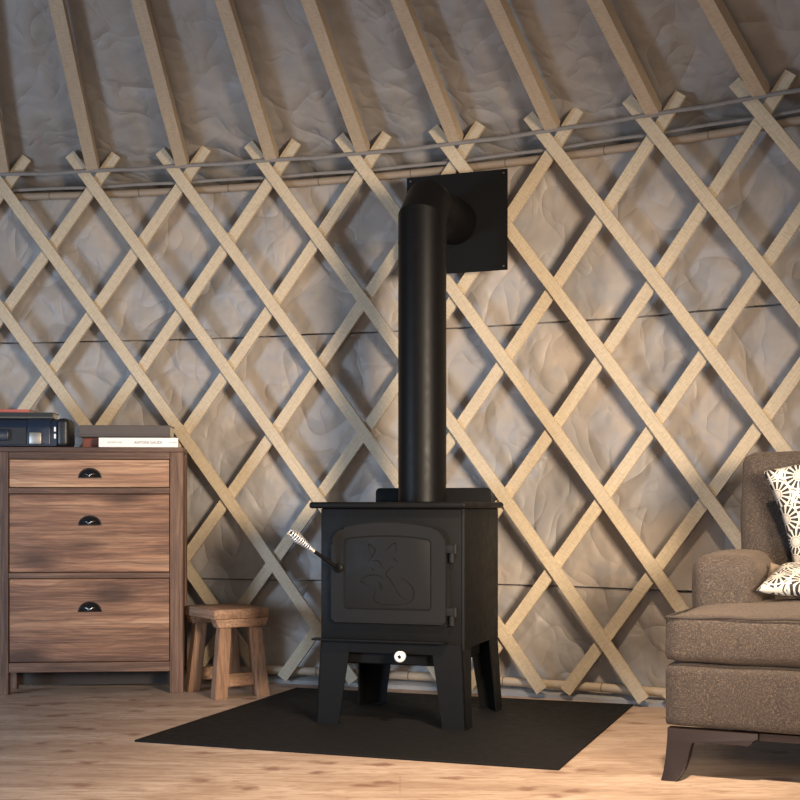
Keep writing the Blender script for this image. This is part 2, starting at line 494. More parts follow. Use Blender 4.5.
# wooden hoops behind the lattice, with joints
def hoop(name, label, r, z, rad, step, off=0, a0=24, a1=126):
    t = thing(name, label, 'wooden hoop', ring(r, 75, z)); o = t.location.copy()
    bm = new(); tube(bm, [ring(r, a0+(a1-a0)*k/200, z)-o for k in range(201)], rad, 12); obj('hoop_rail', bm, M['bamboo_dark' if z > 1 else 'bamboo'], t, 50)
    me = None
    for u in range(-2, 9):
        a = TH0 - ST*(u-.52 if z > 1 else u*1.0+off)
        c = ring(r, a, z)-o; tn = Vector((-math.sin(math.radians(a)), math.cos(math.radians(a)), 0))
        bm = new(); tube(bm, [c-tn*.0016, c+tn*.0016], rad+.0009, 14); obj('joint', bm, M['joint'], t, None, 'dark joint line')
hoop('top_hoop', 'thin tan wooden hoop running behind the top of the lattice', R+.033, 1.905, .0145, ST)
hoop('bottom_hoop', 'tan wooden hoop lying near the floor behind the lattice feet', R+.037, .05, .0155, ST, .45)

# tension cords
def cord(name, label, r, z, rad, amp, ph, rfn=None):
    o = ring(r, 75, z); pts = []
    for k in range(601):
        a = 24 + 102*k/600; u = (TH0-a)/ST
        zz = z + amp*(1-abs(math.cos(PI*(u+ph))))*-1 + .003*math.sin(u*1.3)
        rr = r + (rfn(u) if rfn else 0)
        pts.append(ring(rr, a, zz)-o)
    bm = new(); tube(bm, pts, rad, 8, sy=.6)
    c = tag(obj(name, bm, M['cord'], None, 60), label, 'cord'); c.location = o
cord('tension_cord', 'upper grey cord stretched across the front of the slat tips', R-.024, 1.985, .0075, .004, 0)
cord('tension_cord', 'lower grey cord stretched behind the slats just over the wooden hoop', R+.0205, 1.9335, .0062, .004, .5)

# roof poles
ordinal = ['pale square roof pole outside the left edge of the view', 'first roof pole from the left, cut by the left edge of the picture', 'second roof pole from the left, above the dark case', 'third roof pole from the left, above the stacked books',
           'fourth roof pole from the left, left of the stove', 'fifth roof pole from the left, just left of the flue', 'sixth roof pole from the left, right above the flue elbow',
           'seventh roof pole from the left, right of the wall plate', 'fourth roof pole from the right, cut by the top edge']
names = {-1: 'pale square roof pole at the left edge of the picture, leftmost of all', 0: 'pale square roof pole, second from the left, rising over the dark case',
         1: 'pale square roof pole, third from the left, rising over the dresser corner', 2: 'pale square roof pole, fourth from the left, rising between dresser and stove',
         3: 'pale square roof pole just left of the flue pipe', 4: 'pale square roof pole rising directly above the flue elbow and wall plate',
         5: 'pale square roof pole just right of the black wall plate', 6: 'pale square roof pole, second from the right in the picture', 7: 'pale square roof pole rising over the armchair, rightmost of all'}
for i in range(-1, 8):
    a = TH0 - ST*i; base = ring(R-.005, a, 2.0); d2 = CROWN - base.xy; d2.normalize()
    dirv = Vector((d2.x, d2.y, SLOPE)).normalized(); side = Vector((-d2.y, d2.x, 0)); up = dirv.cross(side)
    t0 = (0.0) ; hh = .022
    def fn(t): return dirv*t, up
    bm = ribbon(fn, .0, 2.3, 24, .047, .044)
    o = obj('roof_pole', bm, M['pole'], None, 40); o.location = base
    tag(o, names[i], 'roof pole', 'roof poles')

# ------------------------------------------------------------------ hearth plate
YM = -math.radians(19.3)
er = Vector((math.cos(YM), math.sin(YM), 0)); eb = Vector((-math.sin(YM), math.cos(YM), 0))
FL = Vector((-.766, 3.842, 0)); ctr = FL + er*.6225 + eb*.578
bm = new(); box(bm, -.6225, .6225, -.578, .578, .0, .006, .0012, 1)
o = tag(obj('hearth_plate', bm, M['mat']), 'flat black square floor plate lying under the stove', 'floor plate'); o.location = ctr; o.rotation_euler.z = YM
HZ = .006

# ------------------------------------------------------------------ stove
YS = -math.radians(18)
er = Vector((math.cos(YS), math.sin(YS), 0)); eb = Vector((-math.sin(YS), math.cos(YS), 0))
SFL = Vector((-.2465, 4.146, 0)); W, D = .459, .4405
sc_ = SFL + er*W/2 + eb*D/2
st = thing('wood_stove', 'matt black steel wood stove with arched door standing on the black floor plate', 'stove', (sc_.x, sc_.y, HZ), YS)
hw, hd = W/2, D/2
z0, zt = .245-HZ, .672-HZ
bm = new(); box(bm, -hw, hw, -hd, hd, z0, zt, .004, 2); obj('body', bm, M['stove'], st, 40)
bm = new(); box(bm, -hw-.030, hw+.015, -hd-.028, hd+.02, zt, zt+.020, .0085, 3); obj('top_plate', bm, M['stove'], st, 40)
# corner trim of side sheet (thin vertical edge on the right front corner)
bm = new(); box(bm, hw-.004, hw+.004, -hd-.0035, -hd+.004, z0, zt, .0018, 2); obj('corner_edge', bm, M['castdoor'], st, 40)
# rear shield above the top plate
bm = new(); prism(bm, rrect(-.208, .198, zt-.02, zt+.068, [.002, .002, .014, .014]), hd+.021, hd+.027, .001); obj('rear_shield', bm, M['plate'], st, 40)
# ash lip
bm = new(); prism(bm, [(-hw-.018, -hd-.034), (hw-.052, -hd-.034), (hw-.044, -hd+.0), (-hw-.018, -hd+.0)], .2645-HZ, .271-HZ, .0015, 'z'); obj('ash_lip', bm, M['stove'], st, 40)
# skirt under the body between the front legs
bm = new(); box(bm, -hw+.012, hw-.006, -hd-.0035, -hd+.001, .228-HZ, .262-HZ, .001, 1); obj('skirt', bm, M['stove'], st, 40)
# under tray
bm = new(); box(bm, -hw+.06, hw-.05, -hd+.03, hd-.05, .19-HZ, z0, .004, 1); obj('ash_tray', bm, M['plate'], st, 40)
# door
def U(u): return u - hw + .0055
yd = -hd - .001
bm = new(); prism(bm, rrect(U(.0372), U(.404), .322-HZ, .603-HZ, [.010, .010, .045, .045], 8, .026), yd-.020, yd, .0045, seg=3)
door = obj('door', bm, M['castdoor'], st, 35)
# dark gasket gap behind the door
bm = new(); prism(bm, rrect(U(.036), U(.4135), .315-HZ, .6085-HZ, [.008, .008, .045, .045], 8, .026), yd-.003, yd+.0005, .001); obj('door_gasket', bm, M['groove'], door, 35)
# recessed inner panel frame: raised bead and inset panel
def outline_tube(bm, pts, y, r, seg=8):
    P = [Vector((a, y, b)) for a, b in pts]; n = len(P); rings = []
    for i in range(n):
        T = (P[(i+1) % n]-P[i-1]).normalized(); N = Vector((0, 1, 0)); B = T.cross(N)
        rings.append([bm.verts.new(P[i] + N*math.cos(2*PI*k/seg)*r + B*math.sin(2*PI*k/seg)*r) for k in range(seg)])
    for i in range(n):
        a, b = rings[i], rings[(i+1) % n]
        for k in range(seg): bm.faces.new((a[k], a[(k+1) % seg], b[(k+1) % seg], b[k]))
ip = rrect(U(.0811), U(.359), .366-HZ, .578-HZ, .011, 6, .011)
bm = new(); outline_tube(bm, ip, yd-.0198, .0022); obj('panel_groove', bm, M['groove'], door, 60)
ip2 = rrect(U(.0841), U(.356), .369-HZ, .575-HZ, .009, 6, .011)
bm = new(); prism(bm, ip2, yd-.0212, yd-.019, .0008); obj('door_panel', bm, M['castdoor'], door, 35)
# fox line emblem  (panel pixel coordinates of the emblem -> door plane)
def fx(px, py):
    # emblem drawn on a 800 grid covering photo x 330..460, y 510..640
    X = 330 + px*130/800; Y = 510 + py*130/800
    u = ((X-400)*4.174 + 331) / (1266.7 + .309*(X-400))
    dd = 4.174 - .309*u
    return (U(u), .69 - (Y-502.65)*dd/1332.4 - HZ)
def spline(pts, n=8):
    out = []
    P = [pts[0]] + pts + [pts[-1]]
    for i in range(1, len(P)-2):
        a, b, c, d = P[i-1], P[i], P[i+1], P[i+2]
        for k in range(n):
            t = k/n
            out.append(tuple(.5*((2*b[q]) + (-a[q]+c[q])*t + (2*a[q]-5*b[q]+4*c[q]-d[q])*t*t + (-a[q]+3*b[q]-3*c[q]+d[q])*t**3) for q in (0, 1)))
    out.append(pts[-1]); return out
strokes = [
    [(268, 285), (252, 262), (243, 232), (240, 203), (262, 222), (280, 243), (272, 262), (262, 280), (245, 300), (230, 316)],
    [(340, 246), (368, 222), (400, 200), (406, 232), (404, 262)],
    [(385, 285), (402, 300), (418, 316)],
    [(256, 312), (282, 305), (304, 314), (318, 336), (324, 358)],
    [(258, 340), (262, 356), (270, 372)],
    [(398, 342), (372, 352), (352, 374), (345, 394), (366, 416), (392, 456), (418, 502), (446, 532), (474, 542)],
    [(188, 440), (206, 412), (238, 398), (272, 392), (304, 398), (330, 414), (340, 424)],
    [(188, 440), (210, 440), (236, 460)],
    [(298, 426), (306, 452), (316, 486)], [(316, 486), (320, 462), (308, 436)],
    [(274, 466), (282, 494), (270, 522), (278, 548), (300, 566), (330, 574), (380, 574), (440, 576)],
    [(430, 410), (470, 430), (505, 470), (515, 510), (500, 550), (455, 574)],
]
bm = new()
for s in strokes:
    p2 = [fx(*q) for q in spline(s)]; n = len(p2)
    rs = [.0016*(.35+.65*math.sin(PI*min(max((i+.4)/n, .03), .97))) for i in range(n)]
    tube(bm, [Vector((a, yd-.0213, b)) for a, b in p2], rs, 6)
obj('fox_emblem', bm, M['groove'], door, 60, 'engraved line drawing of a sitting fox')
# hinges
for zc, zb in ((.562, .51), (.373, .32)):
    bm = new(); box(bm, U(.393), U(.436), yd-.016, yd-.002, zc-.024-HZ, zc-HZ, .002, 2)
    h = obj('hinge', bm, M['castdoor'], st, 35)
    bm = new(); c = (U(.4215), yd-.011)
    tube(bm, [(c[0], c[1], zb-HZ), (c[0], c[1], zc-.026-HZ)], .0085, 16); tube(bm, [(c[0], c[1], zc-.028-HZ), (c[0], c[1], zc-.022-HZ)], .005, 12)
    obj('hinge_pin', bm, M['castdoor'], h, 50)
    bm = new(); tube(bm, [(U(.4305), yd-.010, zc-.0255-HZ), (U(.4305), yd-.010, zc+.0015-HZ)], .0075, 14); obj('hinge_knuckle', bm, M['castdoor'], h, 50)
# handle: rod and coil spring grip
Rl = Matrix.Rotation(-YS, 3, 'Z')
def toL(v): return Rl @ (Vector(v) - Vector((sc_.x, sc_.y, HZ)))
def pxw(px, py, d): return Vector(((px-400)/1332.4*d, d, .69-(py-502.65)*d/1332.4))
a0 = Vector((U(.0622), yd-.0195, .489-HZ)); a1 = toL(pxw(335, 566, 4.10)); a2 = toL(pxw(313, 550.5, 4.06)); a3 = toL(pxw(289.5, 531.5, 4.02))
bm = new(); tube(bm, [a0, a0+Vector((0, -.018, 0)), a1, a1.lerp(a2, .5), a2], .0058, 12); hnd = obj('door_handle', bm, M['pipe'], st, 50)
bm = new(); lathe(bm, [(0, 0), (.014, 0), (.014, .006), (.008, .010), (0, .010)], Matrix.Translation(a0) @ Matrix.Rotation(PI/2, 4, 'X')); obj('handle_boss', bm, M['pipe'], hnd, 50)
ax = (a3-a2); Lh = ax.length; Tz = ax.normalized(); Nn = Tz.orthogonal().normalized(); Bb = Tz.cross(Nn)
turns = 10; pts = []
for k in range(turns*20+1):
    t = k/(turns*20)
    rad = .0060 + .0112*math.sin(PI*min(1, t)**1.25*.5)**1.2 if t < .72 else .0060 + .0112*math.sin(PI*.72**1.25*.5)**1.2*math.cos((t-.72)/.28*PI*.42)
    q = 2*PI*turns*t
    pts.append(a2 + Tz*(Lh*(.13+.85*t)) + (Nn*math.cos(q)+Bb*math.sin(q))*rad)
bm = new(); tube(bm, pts, .0027, 8); obj('spring_grip', bm, M['chrome'], hnd, 60, 'shiny coiled wire grip')
bm = new(); tube(bm, [a2-Tz*.004, a2+Tz*Lh*.16], .0072, 16); obj('ferrule', bm, M['chrome'], hnd, 50, 'shiny metal collar')
bm = new(); tube(bm, [a2+Tz*Lh*.1, a2+Tz*Lh*.94], .0042, 10); obj('grip_rod', bm, M['pipe'], hnd, 50)
# air control with white ceramic knob
kc = toL(pxw(400, 656.7, 4.03)); dirk = Vector((.10, -1, 0)).normalized()
bm = new(); tube(bm, [kc - dirk*.16, kc - dirk*.01], .0038, 10); ctl = obj('air_control_rod', bm, M['nickel'], st, 50)
Mk = Matrix.Translation(kc) @ dirk.to_track_quat('Z', 'Y').to_matrix().to_4x4()
bm = new(); lathe(bm, [(.006, -.024), (.0125, -.022), (.0155, -.016), (.0145, -.009), (.0165, -.003), (.0175, .004), (.0155, .010), (.0105, .0125), (.006, .012), (.0055, .004), (0, .004)], Mk)
obj('air_control_knob', bm, M['ceramic'], ctl, 60, 'white ceramic knob')
bm = new(); lathe(bm, [(0, .0046), (.0054, .0046), (.0054, .0078), (0, .0078)], Mk); obj('knob_bolt', bm, M['groove'], ctl, 50)
# legs: folded corner plates, tapering and splayed
def leg(sx, sy):
    bm = new(); t = .005
    xo, yo = sx*(hw-.002), sy*(hd+.004 if sy < 0 else hd-.002)
    zt_ = .262-HZ if sy < 0 else z0; zb = .0
    wt, wb = .098, .074; so = .014          # top width, foot width, outward splay
    def V(a, b, z): return bm.verts.new((a, b, z))
    def plate(fn):
        A = [V(*fn(s, z, 0)) for s, z in ((0, zt_), (1, zt_), (1, zb), (0, zb))]
        B = [V(*fn(s, z, t)) for s, z in ((0, zt_), (1, zt_), (1, zb), (0, zb))]
        bm.faces.new(A); bm.faces.new(B[::-1])
        for i in range(4): bm.faces.new((A[i], B[i], B[(i+1) % 4], A[(i+1) % 4]))
    def front(s, z, th):
        k = (zt_-z)/(zt_-zb); x = xo + sx*so*k - sx*s*(wt*(1-k)+wb*k); return (x, yo + sy*so*.5*k - sy*th, z)
    wt2, wb2 = .10, .07
    def side(s, z, th):
        k = (zt_-z)/(zt_-zb); y = yo + sy*so*.5*k - sy*s*(wt2*(1-k)+wb2*k); return (xo + sx*so*k - sx*th, y, z)
    plate(front); plate(side)
    # little foot pad
    kx = xo + sx*so; ky = yo + sy*so*.5
    box(bm, min(kx, kx-sx*(wb+.004)), max(kx, kx-sx*(wb+.004)), min(ky, ky-sy*.02), max(ky, ky-sy*.02), .0, .0035)
    obj('leg', bm, M['stove'], st, 30)
for sx, sy in ((-1, -1), (1, -1), (1, 1), (-1, 1)): leg(sx, sy)

# ------------------------------------------------------------------ flue
pc = Vector((.0735, 4.395, 0)); pw = Vector((.196, 4.722, 0)); hdir = (pw-pc).normalized(); Lw = (pw-pc).length
fz = .6935
fl = thing('flue_pipe', 'black stove flue pipe rising from the stove top and elbowing into the wall', 'flue pipe', (pc.x, pc.y, fz))
rp = .0795
def segs(name, pts, rads, label=None, par=None):
    bm = new(); tube(bm, pts, rads, 48); return obj(name, bm, M['pipe'], par or fl, 35, label)
zl = .752 - fz
segs('lower_pipe', [(0, 0, 0), (0, 0, zl)], rp-.0008)
zc = 1.655 - fz; zj = 1.5465 - fz
segs('collar', [(0, 0, zl), (0, 0, zl+.004)], rp+.0012)
segs('upper_pipe', [(0, 0, zl+.004), (0, 0, zj)], rp)
# elbow with mitred gores
def mitre(path):
    """round tube through a polyline with true mitre joints"""
    bm = new(); rings = []; seg = 48; n = len(path); path = [Vector(p) for p in path]
    lat_ = Vector((0, 0, 1)).cross(hdir).normalized()
    for i, p in enumerate(path):
        d0 = (path[i]-path[i-1]).normalized() if i else (path[1]-path[0]).normalized()
        d1 = (path[i+1]-path[i]).normalized() if i < n-1 else d0
        pn = (d0+d1).normalized(); nv = lat_.cross(d0).normalized()
        rg = []
        for k in range(seg):
            q = lat_*math.cos(2*PI*k/seg)*rp + nv*math.sin(2*PI*k/seg)*rp
            s = -q.dot(pn)/d0.dot(pn); rg.append(bm.verts.new(p + q + d0*s))
        rings.append(rg)
    for a, b in zip(rings, rings[1:]):
        for k in range(seg): bm.faces.new((a[k], a[(k+1) % seg], b[(k+1) % seg], b[k]))
    bm.faces.new(rings[0][::-1]); bm.faces.new(rings[-1]); return bm
h = 1.682 - fz; e1 = .075
P0 = Vector((0, 0, zj)); P1 = Vector((0, 0, h-e1*1.02)); P2 = P1 + (hdir*.62+Vector((0, 0, 1))).normalized()*.045
P2 = Vector((0, 0, h-.022)) + hdir*.022; P3 = Vector((0, 0, h)) + hdir*.085; P1 = Vector((0, 0, h-.056)); P3 = Vector((0, 0, h)) + hdir*.056
obj('elbow', mitre([P0, P1, P3, Vector((0, 0, h))+hdir*.10]), M['pipe'], fl, 20)
bm = new(); tube(bm, [P0-Vector((0, 0, .003)), P0+Vector((0, 0, .003))], rp+.0012, 48); obj('elbow_seam', bm, M['pipe'], fl, 35)
bm = new(); tube(bm, [Vector((0, 0, h))+hdir*.099, Vector((0, 0, h))+hdir*.103], rp+.0015, 48); tube(bm, [Vector((0, 0, h))+hdir*.103, Vector((0, 0, h))+hdir*(Lw-.004)], rp, 48)
obj('horizontal_pipe', bm, M['pipe'], fl, 35)

# wall plate
pa = Vector((.0244, 4.785)); pb = Vector((.375, 4.650)); yp = math.atan2((pb-pa).y, (pb-pa).x); cp = (pa+pb)/2; wp = (pb-pa).length/2
wt = thing('wall_plate', 'square black metal flashing plate fixed to the lattice where the flue leaves', 'wall plate', (cp.x, cp.y, 1.503), yp)
bm = new(); box(bm, -wp, wp, 0, .004, 0, .353, .001, 1); obj('plate', bm, M['plate'], wt)
for sx in (-1, 1):
    for z in (.014, .339):
        bm = new(); lathe(bm, [(0, 0), (.0034, 0), (.003, .002), (0, .0026)], Matrix.Translation((sx*(wp-.014), 0, z)) @ Matrix.Rotation(PI/2, 4, 'X'), 10)
        obj('screw', bm, M['screw'], wt)

# ------------------------------------------------------------------ dresser
YD = math.radians(4.5)
dr_o = Vector((-.786, 4.826, 0))        # right front corner
dW, dD, dH = .668, .19, .8905
edx = Vector((math.cos(YD), math.sin(YD), 0)); edy = Vector((-math.sin(YD), math.cos(YD), 0))
dc = dr_o - edx*dW/2 + edy*dD/2
dr = thing('dresser', 'rustic brown wooden three drawer dresser with black cup pulls at the left', 'dresser', (dc.x, dc.y, 0), YD)
def z_of(y): return .69 - (y-502.65)*4.826/1332.4
def x_of(px): return (px-183)/1332.4*4.826 + dW/2
X0, X1, Y0, Y1 = -dW/2, dW/2, -dD/2, dD/2
sw = .0475
for a, b in ((X0, X0+sw), (X1-sw, X1)):
    bm = new(); box(bm, a, b, Y0, Y0+.04, 0, dH-.018, .0018, 1); obj('leg', bm, M['stile'], dr)
    bm = new(); box(bm, a, b, Y1-.04, Y1, 0, dH-.018, .0018, 1); obj('leg', bm, M['stile'], dr)
for a, b in ((X0+.004, X0+.020), (X1-.020, X1-.004)):
    bm = new(); box(bm, a, b, Y0+.04, Y1-.04, z_of(671), dH-.018); obj('side_panel', bm, M['stile'], dr)
bm = new(); box(bm, X0, X1, Y0, Y1, dH-.018, dH, .002, 1); obj('top', bm, M['rail'], dr)
bm = new(); box(bm, X0+.02, X1-.02, Y1-.012, Y1-.004, .012, dH-.018); obj('back_panel', bm, M['shadeback'], dr)  # carried down near the floor, dark colour painting the shade under the dresser
for ya, yb in ((451, 459.3), (487.8, 493.7), (572.3, 577.9), (661.5, 671.2)):
    bm = new(); box(bm, X0+sw, X1-sw, Y0+.003, Y0+.035, z_of(yb), min(z_of(ya), dH-.018), .0015, 1); obj('rail', bm, M['rail'], dr)
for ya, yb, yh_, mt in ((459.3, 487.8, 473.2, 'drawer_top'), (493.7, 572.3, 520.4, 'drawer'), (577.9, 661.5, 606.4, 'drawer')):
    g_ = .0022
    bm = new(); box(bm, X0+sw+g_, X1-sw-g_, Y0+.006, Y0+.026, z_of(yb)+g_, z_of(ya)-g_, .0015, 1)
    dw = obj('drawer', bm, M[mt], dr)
    bm = new(); box(bm, X0+sw+.01, X1-sw-.01, Y0+.026, Y1-.02, z_of(yb)+.006, z_of(ya)-.012); obj('drawer_box', bm, M['rail'], dw)
    # cup pull: quarter-sphere hood with a flange
    hx = x_of(91); hz = z_of(yh_+4.6); rx, rz, ry = .0400, .0335, .024
    bm = new(); n1, n2 = 20, 8; grid = []
    for i in range(n1+1):
        a = PI*i/n1; row = []
        for j in range(n2+1):
            b_ = (PI/2)*j/n2
            row.append(bm.verts.new((hx + rx*math.cos(a)*math.cos(b_)*1.0, Y0+.006 - ry*math.sin(b_)**.9*max(.0, math.sin(a))**.35, hz + rz*math.sin(a)*math.cos(b_))))
        grid.append(row)
    for i in range(n1):
        for j in range(n2):
            try: bm.faces.new((grid[i][j], grid[i+1][j], grid[i+1][j+1], grid[i][j+1]))
            except ValueError: pass
    bmesh.ops.remove_doubles(bm, verts=bm.verts[:], dist=1e-5)
    cp_ = obj('cup_pull', bm, M['handle'], dw, 60)
    s_ = cp_.modifiers.new('t', 'SOLIDIFY'); s_.thickness = .0022
    bm = new(); fl_ = [(hx+(rx+.002)*math.cos(PI*k/20), hz+(rz+.0025)*math.sin(PI*k/20)) for k in range(21)] + [(hx-rx-.002, hz-.002), (hx+rx+.002, hz-.002)]
    prism(bm, fl_, Y0+.0045, Y0+.0062, .0004); obj('flange', bm, M['handle'], cp_)

# ------------------------------------------------------------------ stool
YT = math.radians(32)
sa = Vector((-.650, 4.66, 0)); ex = Vector((math.cos(YT), math.sin(YT), 0)); ey = Vector((-math.sin(YT), math.cos(YT), 0))
SW, SL = .214, .262
so_ = sa + ex*SW/2 + ey*SL/2
sl = thing('stool', 'small low rustic wooden stool standing between the dresser and the stove', 'stool', (so_.x, so_.y, 0), YT)
hz_ = .314
bm = new(); pts = []
box(bm, -SW/2, SW/2, -SL/2, SL/2, hz_-.035, hz_, .0045, 2)
obj('seat', bm, M['stool_x'], sl, 40)
for sy in (-1, 1):
    y = sy*(SL/2-.020)
    bm = new(); prism(bm, [(-.103, hz_-.035), (.103, hz_-.035), (.090, hz_-.064), (-.090, hz_-.064)], min(y-.022, y+.022), max(y-.022, y+.022), .0015)
    obj('end_rail', bm, M['stool_x'], sl, 40)
def sleg(sx, sy):
    bm = new(); xt, xb = sx*.058, sx*.083; yt, yb = sy*(SL/2-.026), sy*(SL/2-.014)
    wt_, wb_ = .0215, .0245; V_ = []
    for z, x, y, w_ in ((hz_-.064, xt, yt, wt_), (0, xb, yb, wb_)):
        V_.append([bm.verts.new((x+a*w_, y+b*(w_*.9), z)) for a, b in ((-1, -1), (1, -1), (1, 1), (-1, 1))])
    bm.faces.new(V_[0]); bm.faces.new(V_[1][::-1])
    for i in range(4): bm.faces.new((V_[0][i], V_[1][i], V_[1][(i+1) % 4], V_[0][(i+1) % 4]))
    bmesh.ops.bevel(bm, geom=bm.edges[:], offset=.003, segments=2, affect='EDGES')
    obj('leg', bm, M['stool_z'], sl, 40)
for sx in (-1, 1):
    for sy in (-1, 1): sleg(sx, sy)
for sy in (-1, 1):
    y = sy*(SL/2-.019)
    bm = new(); box(bm, -.052, .052, y-.010, y+.010, .040, .086, .0015, 1); obj('stretcher', bm, M['stool_x'], sl, 40)

# ------------------------------------------------------------------ things on the dresser
def on_dresser(px, y, z=dH):
    """local dresser x from photo px at depth offset y -> world"""
    p = dc + edx*x_of(px) + edy*y; return (p.x, p.y, z)
# navy case
cw = x_of(72)-x_of(-28)
case = thing('hard_case', 'dark navy hard shell case with grey latch at the left end of the dresser', 'case', on_dresser(20.5, -.01), YD)
hx0, hx1 = -cw/2, cw/2
prof = [(-.078, .004), (-.080, .03), (-.080, .070), (-.076, .088), (-.066, .098), (-.05, .102), (.045, .102), (.058, .094), (.064, .08), (.064, .004)]
bm = new(); prism(bm, prof, hx0+.03, hx1-.044, 0, 'x'); obj('shell', bm, M['navy'], case, 40)
for s, xa, xb in ((1, hx1-.046, hx1), (-1, hx0, hx0+.032)):
    bm = new(); box(bm, xa, xb, -.083, .066, .0, .104, .016, 5); obj('end_cap', bm, M['navy2'], case, 40)
bm = new(); prism(bm, [(-.086, .012), (-.0862, .066), (-.0835, .088), (-.072, .101), (-.05, .106), (-.045, .101), (-.07, .012)], hx1-.146, hx1-.066, .003, 'x'); obj('latch_band', bm, M['navy'], case, 40)
bm = new(); box(bm, hx1-.138, hx1-.096, -.093, -.080, .010, .052, .003, 2); obj('latch', bm, M['nickel'], case, 40, 'dull grey metal latch')
bm = new(); box(bm, hx0+.04, hx1-.21, -.098, -.080, .022, .062, .004, 2); obj('carry_handle', bm, M['navy'], case, 40)
bm = new(); box(bm, hx0+.03, hx1-.150, -.0835, -.079, .008, .070, .001, 1); obj('recess_plate', bm, M['navy2'], case, 40)
for za in (.030, .055):
    bm = new(); box(bm, hx1-.052, hx1-.045, -.0855, -.082, za, za+.017, .0008, 1); obj('tab', bm, M['whitetab'], case, None, 'small white tab')

def book(name, label, loc, rz, L, Dp, T, cover, grp=None, soft=False):
    t = thing(name, label, 'book', loc, rz, grp)
    c = .0022
    bm = new()
    box(bm, -L/2, L/2, -Dp/2, Dp/2, 0, c, .0006, 1); box(bm, -L/2, L/2, -Dp/2, Dp/2, T-c, T, .0006, 1)
    box(bm, -L/2, L/2, -Dp/2, -Dp/2+c, c, T-c)
    obj('cover', bm, cover, t)
    bm = new(); box(bm, -L/2+.004, L/2-.004, -Dp/2+c, Dp/2-.004, c, T-c); obj('pages', bm, M['pages'], t)
    return t
zc_ = dH + .104
b1 = book('book', 'olive grey book lying on top of the navy case', on_dresser(18, 0, zc_+.0), YD+.02, .26, .13, .022, M['olive'])
bm = new(); box(bm, -.13, .127, -.067, -.0645, .006, .020, .0004); 
obj('dark_band', bm, M['navy2'], b1)
b2 = book('book', 'coral red thin book on top of the olive one on the case', on_dresser(8, .0, zc_+.022), YD-.015, .165, .12, .0105, M['coral'])
# right pile: rust book low, white book beside it in front, taupe book across both
wcx = 139
wb = book('book', 'white book with black spine lettering at the front of the pile beside the case', on_dresser(wcx, -.060), YD, .2825, .07, .034, M['whitebook'])
def text(body, x, z, size, mat, par, y, name='lettering', bold=0.0):
    cu = bpy.data.curves.new('t', 'FONT'); cu.body = body; cu.size = size; cu.align_x = 'CENTER'; cu.align_y = 'CENTER'; cu.extrude = .0002; cu.offset = bold
    to = bpy.data.objects.new('t', cu); COL.objects.link(to)
    dg = bpy.context.evaluated_depsgraph_get(); me = bpy.data.meshes.new_from_object(to.evaluated_get(dg))
    bpy.data.objects.remove(to)
    me.transform(Matrix.Translation((x, y, z)) @ Matrix.Rotation(PI/2, 4, 'X')); me.materials.clear(); me.materials.append(mat); me.name = name
    o = bpy.data.objects.new(name, me); link(o, par); return o
tt = text('ANTONI GAUDI', .034, .0165, .0135, M['ink'], wb, -.0354); 
text('ARCHITECTURE', -.085, .0170, .0072, M['inkgrey'], wb, -.0354)
text('TASCHEN', .122, .0168, .0068, M['inkgrey'], wb, -.0354)
rb = book('book', 'rust red book lying flat behind the white one', on_dresser(127, .035), YD+.03, .335, .11, .036, M['redbook'])
gb = book('book', 'dark taupe large book lying topmost on the pile beside the case', on_dresser(125.5, .0, dH+.0365), YD-.01, .325, .17, .043, M['greybook'])
bm = new(); box(bm, -.169, .157, -.091, -.085, .002, .0085, .001, 1); obj('cover_lip', bm, M['greybook'], gb)

# ------------------------------------------------------------------ armchair
YA = -math.radians(24.7)
ar = Vector((math.cos(YA), math.sin(YA), 0)); ab = Vector((-math.sin(YA), math.cos(YA), 0))
ao = Vector((.662, 3.36, 0)); AW, AD = .86, .78
ac = ao + ar*AW/2 + ab*AD/2
ch = thing('armchair', 'brown tweed armchair with dark curved wooden legs at the right edge', 'armchair', (ac.x, ac.y, 0), YA)
def soft(name, x0, x1, y0, y1, z0_, z1_, r, puff=(0, 0, 0), mat='tweed', wob=.0, seed=0, div=14, parent=ch):
    """upholstered block: subdivided box with rounded edges and crowned faces"""
    bm = new(); c = Vector(((x0+x1)/2, (y0+y1)/2, (z0_+z1_)/2)); hx_, hy_, hz2 = (x1-x0)/2, (y1-y0)/2, (z1_-z0_)/2
    bmesh.ops.create_cube(bm, size=2); bmesh.ops.subdivide_edges(bm, edges=bm.edges[:], cuts=div, use_grid_fill=True)
    rng = random.Random(seed); ph = [rng.random()*6 for _ in range(6)]
    for v in bm.verts:
        n = v.co.copy()
        # spread grid towards edges so the rounding stays crisp
        n = Vector([math.copysign(min(1, abs(q)**.72), q) for q in n])
        p = Vector((n.x*hx_, n.y*hy_, n.z*hz2))
        inner = Vector((max(-hx_+r, min(hx_-r, p.x)), max(-hy_+r, min(hy_-r, p.y)), max(-hz2+r, min(hz2-r, p.z))))
        dlt = p - inner
        if dlt.length > 1e-9: p = inner + dlt.normalized()*r if sum(1 for q in dlt if abs(q) > 1e-9) > 1 else inner + dlt
        fx_, fy_, fz_ = 1-n.x**2, 1-n.y**2, 1-n.z**2
        p.x += n.x*puff[0]*fy_*fz_; p.y += n.y*puff[1]*fx_*fz_; p.z += n.z*puff[2]*fx_*fy_
        w_ = wob*(math.sin(p.x*31+ph[0])*math.sin(p.z*27+ph[1]) + math.sin(p.y*23+ph[2]+p.x*11))
        v.co = c + p*(1+0) + n*w_
    return obj(name, bm, M[mat], parent, 180)
ax0, ay0 = -AW/2, -AD/2
soft('base', ax0, -ax0, ay0+.004, -ay0, .123, .284, .018, (0, .004, 0), wob=.001, seed=1)
sc2 = soft('seat_cushion', ax0+.004, -ax0-.004, ay0, ay0+.62, .289, .407, .022, (.006, .008, .026), wob=.0014, seed=2)
